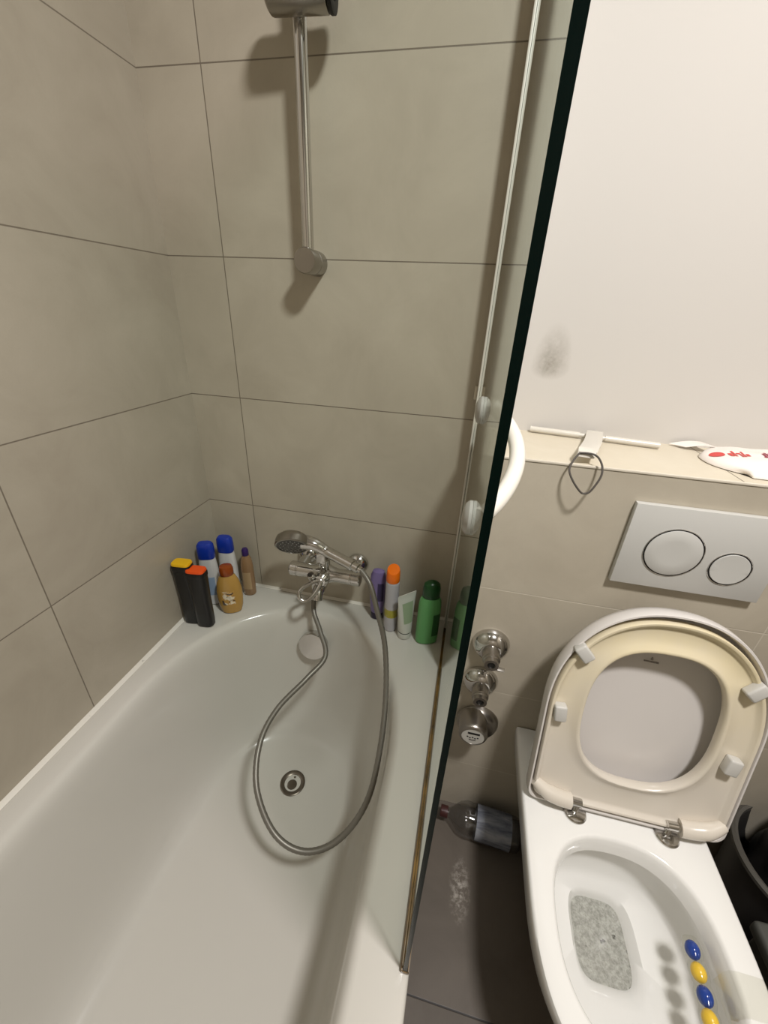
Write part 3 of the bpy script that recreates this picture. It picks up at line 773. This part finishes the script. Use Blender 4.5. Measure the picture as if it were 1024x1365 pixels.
# seat: yellowed plastic, underside towards the room
ms = mat('ageing cream seat plastic', (226, 216, 196), .25); tt = NT(ms); z = tt.sep(tt.obj())[2]; n = tt.noise(tt.obj(), 9, 3)
c = tt.mix(tt.math('MULTIPLY', tt.maprange(z, .52, .78, 0, 1), tt.maprange(n, .3, .6, .6, 1)), lin(214, 206, 193), lin(222, 209, 174)); tt.l(c, tt.b.inputs['Base Color'])
Sr = lambda d, w: lout(.1790-d, .012+d, .228, .4440-d, w, 2.2, .022)[0]
hv0, hv1, ha = .085, .382, .1180
b = B()
loft(b, [lhole(ha, hv0, hv1, .0075), Sr(.004, .0060), Sr(.0, .010), Sr(.0, .0270), Sr(.0015, .0290), Sr(.0050, .0290), Sr(.0068, .0275), Sr(.0100, .0215), Sr(.0150, .0195),
         lhole(ha+.026, hv0-.024, hv1+.026, .0195), lhole(ha+.014, hv0-.012, hv1+.014, .0215), lhole(ha+.007, hv0-.006, hv1+.007, .0262), lhole(ha+.003, hv0-.002, hv1+.003, .0275), lhole(ha, hv0, hv1, .0260), lhole(ha-.002, hv0+.002, hv1-.002, .020), lhole(ha-.001, hv0+.001, hv1-.001, .010), lhole(ha, hv0, hv1, .0075)], False, False)
seat = tl.part('seat', b, ms, sharp=50)
mb = mat('grey rubber bumper', (196, 194, 188), .45)
for u, v, rt_ in ((-.143, .358, .75), (-.160, .222, .1), (.143, .345, -.75), (.148, .185, -.15)):
    M = Matrix.Translation(LP(u, v, .019)) @ Matrix((Vector((1, 0, 0)), EV, EW)).transposed().to_4x4() @ Matrix.Rotation(rt_, 4, 'Z')
    b = B(); box(b, (-.0115, -.017, 0), (.0115, .017, .0195), .004, 3, M); tl.part('bumper', b, mb, parent=seat)
# hinge lobes of the seat and the chrome hinges
for s in (-1, 1):
    b = B(); P = [LP(s*.176, .045, .024), LP(s*.150, .030, .030), LP(s*.122, .022, .030), LP(s*.102, .020, .029)]
    tube(b, spline(P, 5), [.010+.006*min(1, i/6) for i in range(16)], 20); tl.part('hinge_lobe', b, ms, parent=seat)
    hx = LX+s*.088
    b = B(); p0 = LP(s*.101, .020, .029); p1 = LP(s*.080, .019, .029); tube(b, [p0, p1], .0085, 20)
    q = (p0+p1)/2
    tube(b, [(q.x-s*.004, q.y, q.z), (q.x-s*.004, q.y-.002, .401)], .006, 16)
    lathe(b, [(.0225, 0), (.0225, .003), (.020, .006), (.010, .0075), (.001, .0078)], (q.x-s*.004, q.y-.004, .4005), (0, 0, 1), 32)
    tl.part('hinge', b, m_chrome, label='chrome seat hinge')

# ------------------------------------------------------------------ rim block in the bowl
rb = Thing('toilet_rim_block', 'rim block of blue and yellow balls hanging inside the toilet bowl', 'toilet freshener', (1.205, -.57, .35))
m_cblue = mat('blue freshener ball', (24, 62, 150), .15); m_cyel = mat('yellow freshener ball', (236, 196, 60), .3)
cb = [(1.2075, -.530, .349), (1.2055, -.5575, .349), (1.2030, -.585, .349), (1.1990, -.6110, .349)]
for i, q in enumerate(cb):
    b = B(); bmesh.ops.create_icosphere(b, subdivisions=3, radius=1)
    for v in b.verts: v.co = Vector(q)+Vector((v.co.x*.0112, v.co.y*.0128, v.co.z*.0128))
    rb.part('freshener_ball', b, m_cyel if i % 2 else m_cblue, label=('yellow' if i % 2 else 'blue')+' freshener ball')
m_cage = clear('clear plastic cage', (.97, .97, .95, 1), .03)
b = B()
path = [(1.2085, -.513, .349)]+cb+[(1.196, -.628, .349)]
pr_ = spline(path, 6); m_ = len(pr_)
rad = []
for p_ in pr_:
    dmin = min((Vector(q)-Vector(p_)).length for q in cb); rad.append(.0150-.0035*min(1, dmin/.014)**2 if True else 0)
rad[0] = .004; rad[-1] = .004
tube(b, pr_, rad, 18); rb.part('cage', b, m_cage, label='clear cage')
b = B(); SP = [(1.2235, .352), (1.2245, .385), (1.2285, .3975), (1.236, .4012), (1.247, .4016), (1.268, .4016), (1.2770, .4002), (1.2825, .393), (1.2825, .372)]
loft(b, [[(x, -.562, z), (x+.001, -.612, z-.0002), (x+.001, -.612, z+.0008), (x, -.562, z+.0008)] for x, z in SP])
rb.part('hanger_strap', b, clear('translucent strap', (.975, .975, .96, 1), .035), label='pale strap over the rim')

# ------------------------------------------------------------------ plastic bottle on the floor
pb = Thing('plastic_bottle', 'clear plastic bottle with bluish label lying on the floor beside the toilet', 'bottle', (.88, -.262, 0))
yb, zb = -.263, .0445; dx_ = Vector((1, -.06, 0)).normalized()
m_pet = clear('clear bottle plastic', (.80, .80, .80, 1), .10)
b = B(); st = (.790, yb+.004, zb)
lathe(b, [(.013, 0), (.0135, .012), (.016, .018), (.027, .030), (.037, .042), (.042, .056), (.043, .07), (.0415, .078), (.0425, .085), (.0425, .182), (.0415, .187), (.042, .192), (.040, .200), (.034, .205), (.001, .200)], st, dx_, 40)
pb.part('bottle_body', b, m_pet)
b = B(); lathe(b, [(.001, -.012), (.0145, -.012), (.0155, -.010), (.0155, .008), (.0145, .009)], st, dx_, 28); pb.part('cap', b, mat('dark red cap', (60, 28, 26), .4), label='dark red cap')
ml = mat('bluish bottle label', (150, 154, 162), .25); tt = NT(ml); co = tt.obj(); mp = tt.n('ShaderNodeMapping'); mp.inputs['Scale'].default_value = (.25, 1, 1); tt.l(co, mp.inputs[0]); n = tt.noise(mp.outputs[0], 42, 3, .6, .6)
c = tt.mix(tt.maprange(n, .38, .66, 0, 1), lin(150, 153, 160), lin(82, 88, 104)); tt.l(c, tt.b.inputs['Base Color'])
b = B(); lathe(b, [(.0429, .087), (.0432, .088), (.0432, .179), (.0429, .180)], st, dx_, 40, cap0=False, cap1=False); pb.part('label', b, ml, label='white and dark blue label')

# ------------------------------------------------------------------ right of the toilet
bn = Thing('waste_bin', 'open dark grey bin with pale grey rim right of the toilet', 'bin', (1.537, -.318, 0))
m_bin = mat('dark grey bin plastic', (52, 50, 48), .45); m_rim = mat('grey bin rim', (84, 81, 75), .4)
b = B(); bc = (1.537, -.318, 0)
lathe(b, [(.001, .0012), (.098, .001), (.102, .006), (.124, .288), (.121, .288), (.099, .010), (.001, .008)], bc, n=48); bn.part('bin_body', b, m_bin)
b = B(); lathe(b, [(.1215, .284), (.1265, .284), (.1330, .290), (.1330, .298), (.1275, .303), (.1215, .300)], bc, n=56, cap0=False, cap1=False)
loftfix = [(.1215, .300), (.1215, .284)]; lathe(b, loftfix, bc, n=56, cap0=False, cap1=False); bn.part('bin_rim', b, m_rim, label='pale grey rim')
bag = Thing('bin_bag', 'crumpled black bag bulging out of the grey bin', 'bag', (1.575, -.235, .01))
b = B(); bmesh.ops.create_icosphere(b, subdivisions=4, radius=1)
for v in b.verts:
    p = v.co.copy(); k = 1+.06*math.sin(p.x*9+p.z*7)+.05*math.sin(p.y*11-p.x*5)
    v.co = Vector((1.548+p.x*.084*k, -.306+p.y*.084*k, .235+p.z*.20*k))
bag.part('bag_body', b, mat('black bag film', (34, 32, 30), .45))
sc_ = Thing('storage_box', 'dark grey lidded box on the floor between bin and toilet', 'box', (1.47, -.59, 0))
b = B(); box(b, (1.342, -.725, .001), (1.598, -.470, .325), .008, 3); sc_.part('box_body', b, mat('dark grey box plastic', (58, 57, 54), .45))
b = B(); box(b, (1.334, -.733, .326), (1.606, -.460, .356), .008, 3); box(b, (1.36, -.707, .352), (1.58, -.486, .359), .003, 2); sc_.part('box_lid', b, mat('dark grey box lid', (74, 75, 71), .4))

# ------------------------------------------------------------------ light and view
def point(name, loc, power, r, col=(1, .93, .83)):
    d = bpy.data.lights.new(name, 'POINT'); d.energy = power; d.shadow_soft_size = r; d.color = col
    o = bpy.data.objects.new(name, d); COL.objects.link(o); o.location = loc; return o
d = bpy.data.lights.new('ceiling_lamp_light', 'AREA'); d.shape = 'DISK'; d.size = .21; d.energy = 38.5; d.color = (1, .97, .955)
o = bpy.data.objects.new('ceiling_lamp_light', d); COL.objects.link(o); o.location = (1.20, -1.02, 2.46)
w = bpy.data.worlds.new('room'); S.world = w; w.use_nodes = True
w.node_tree.nodes['Background'].inputs[0].default_value = (.02, .02, .02, 1)
S.view_settings.view_transform = 'Standard'; S.view_settings.look = 'None'
S.view_settings.exposure = 0.0; S.view_settings.gamma = 1; S.view_settings.use_curve_mapping = False
S.cycles.max_bounces = 10; S.cycles.glossy_bounces = 6; S.cycles.transparent_max_bounces = 16
S.cycles.use_denoising = True
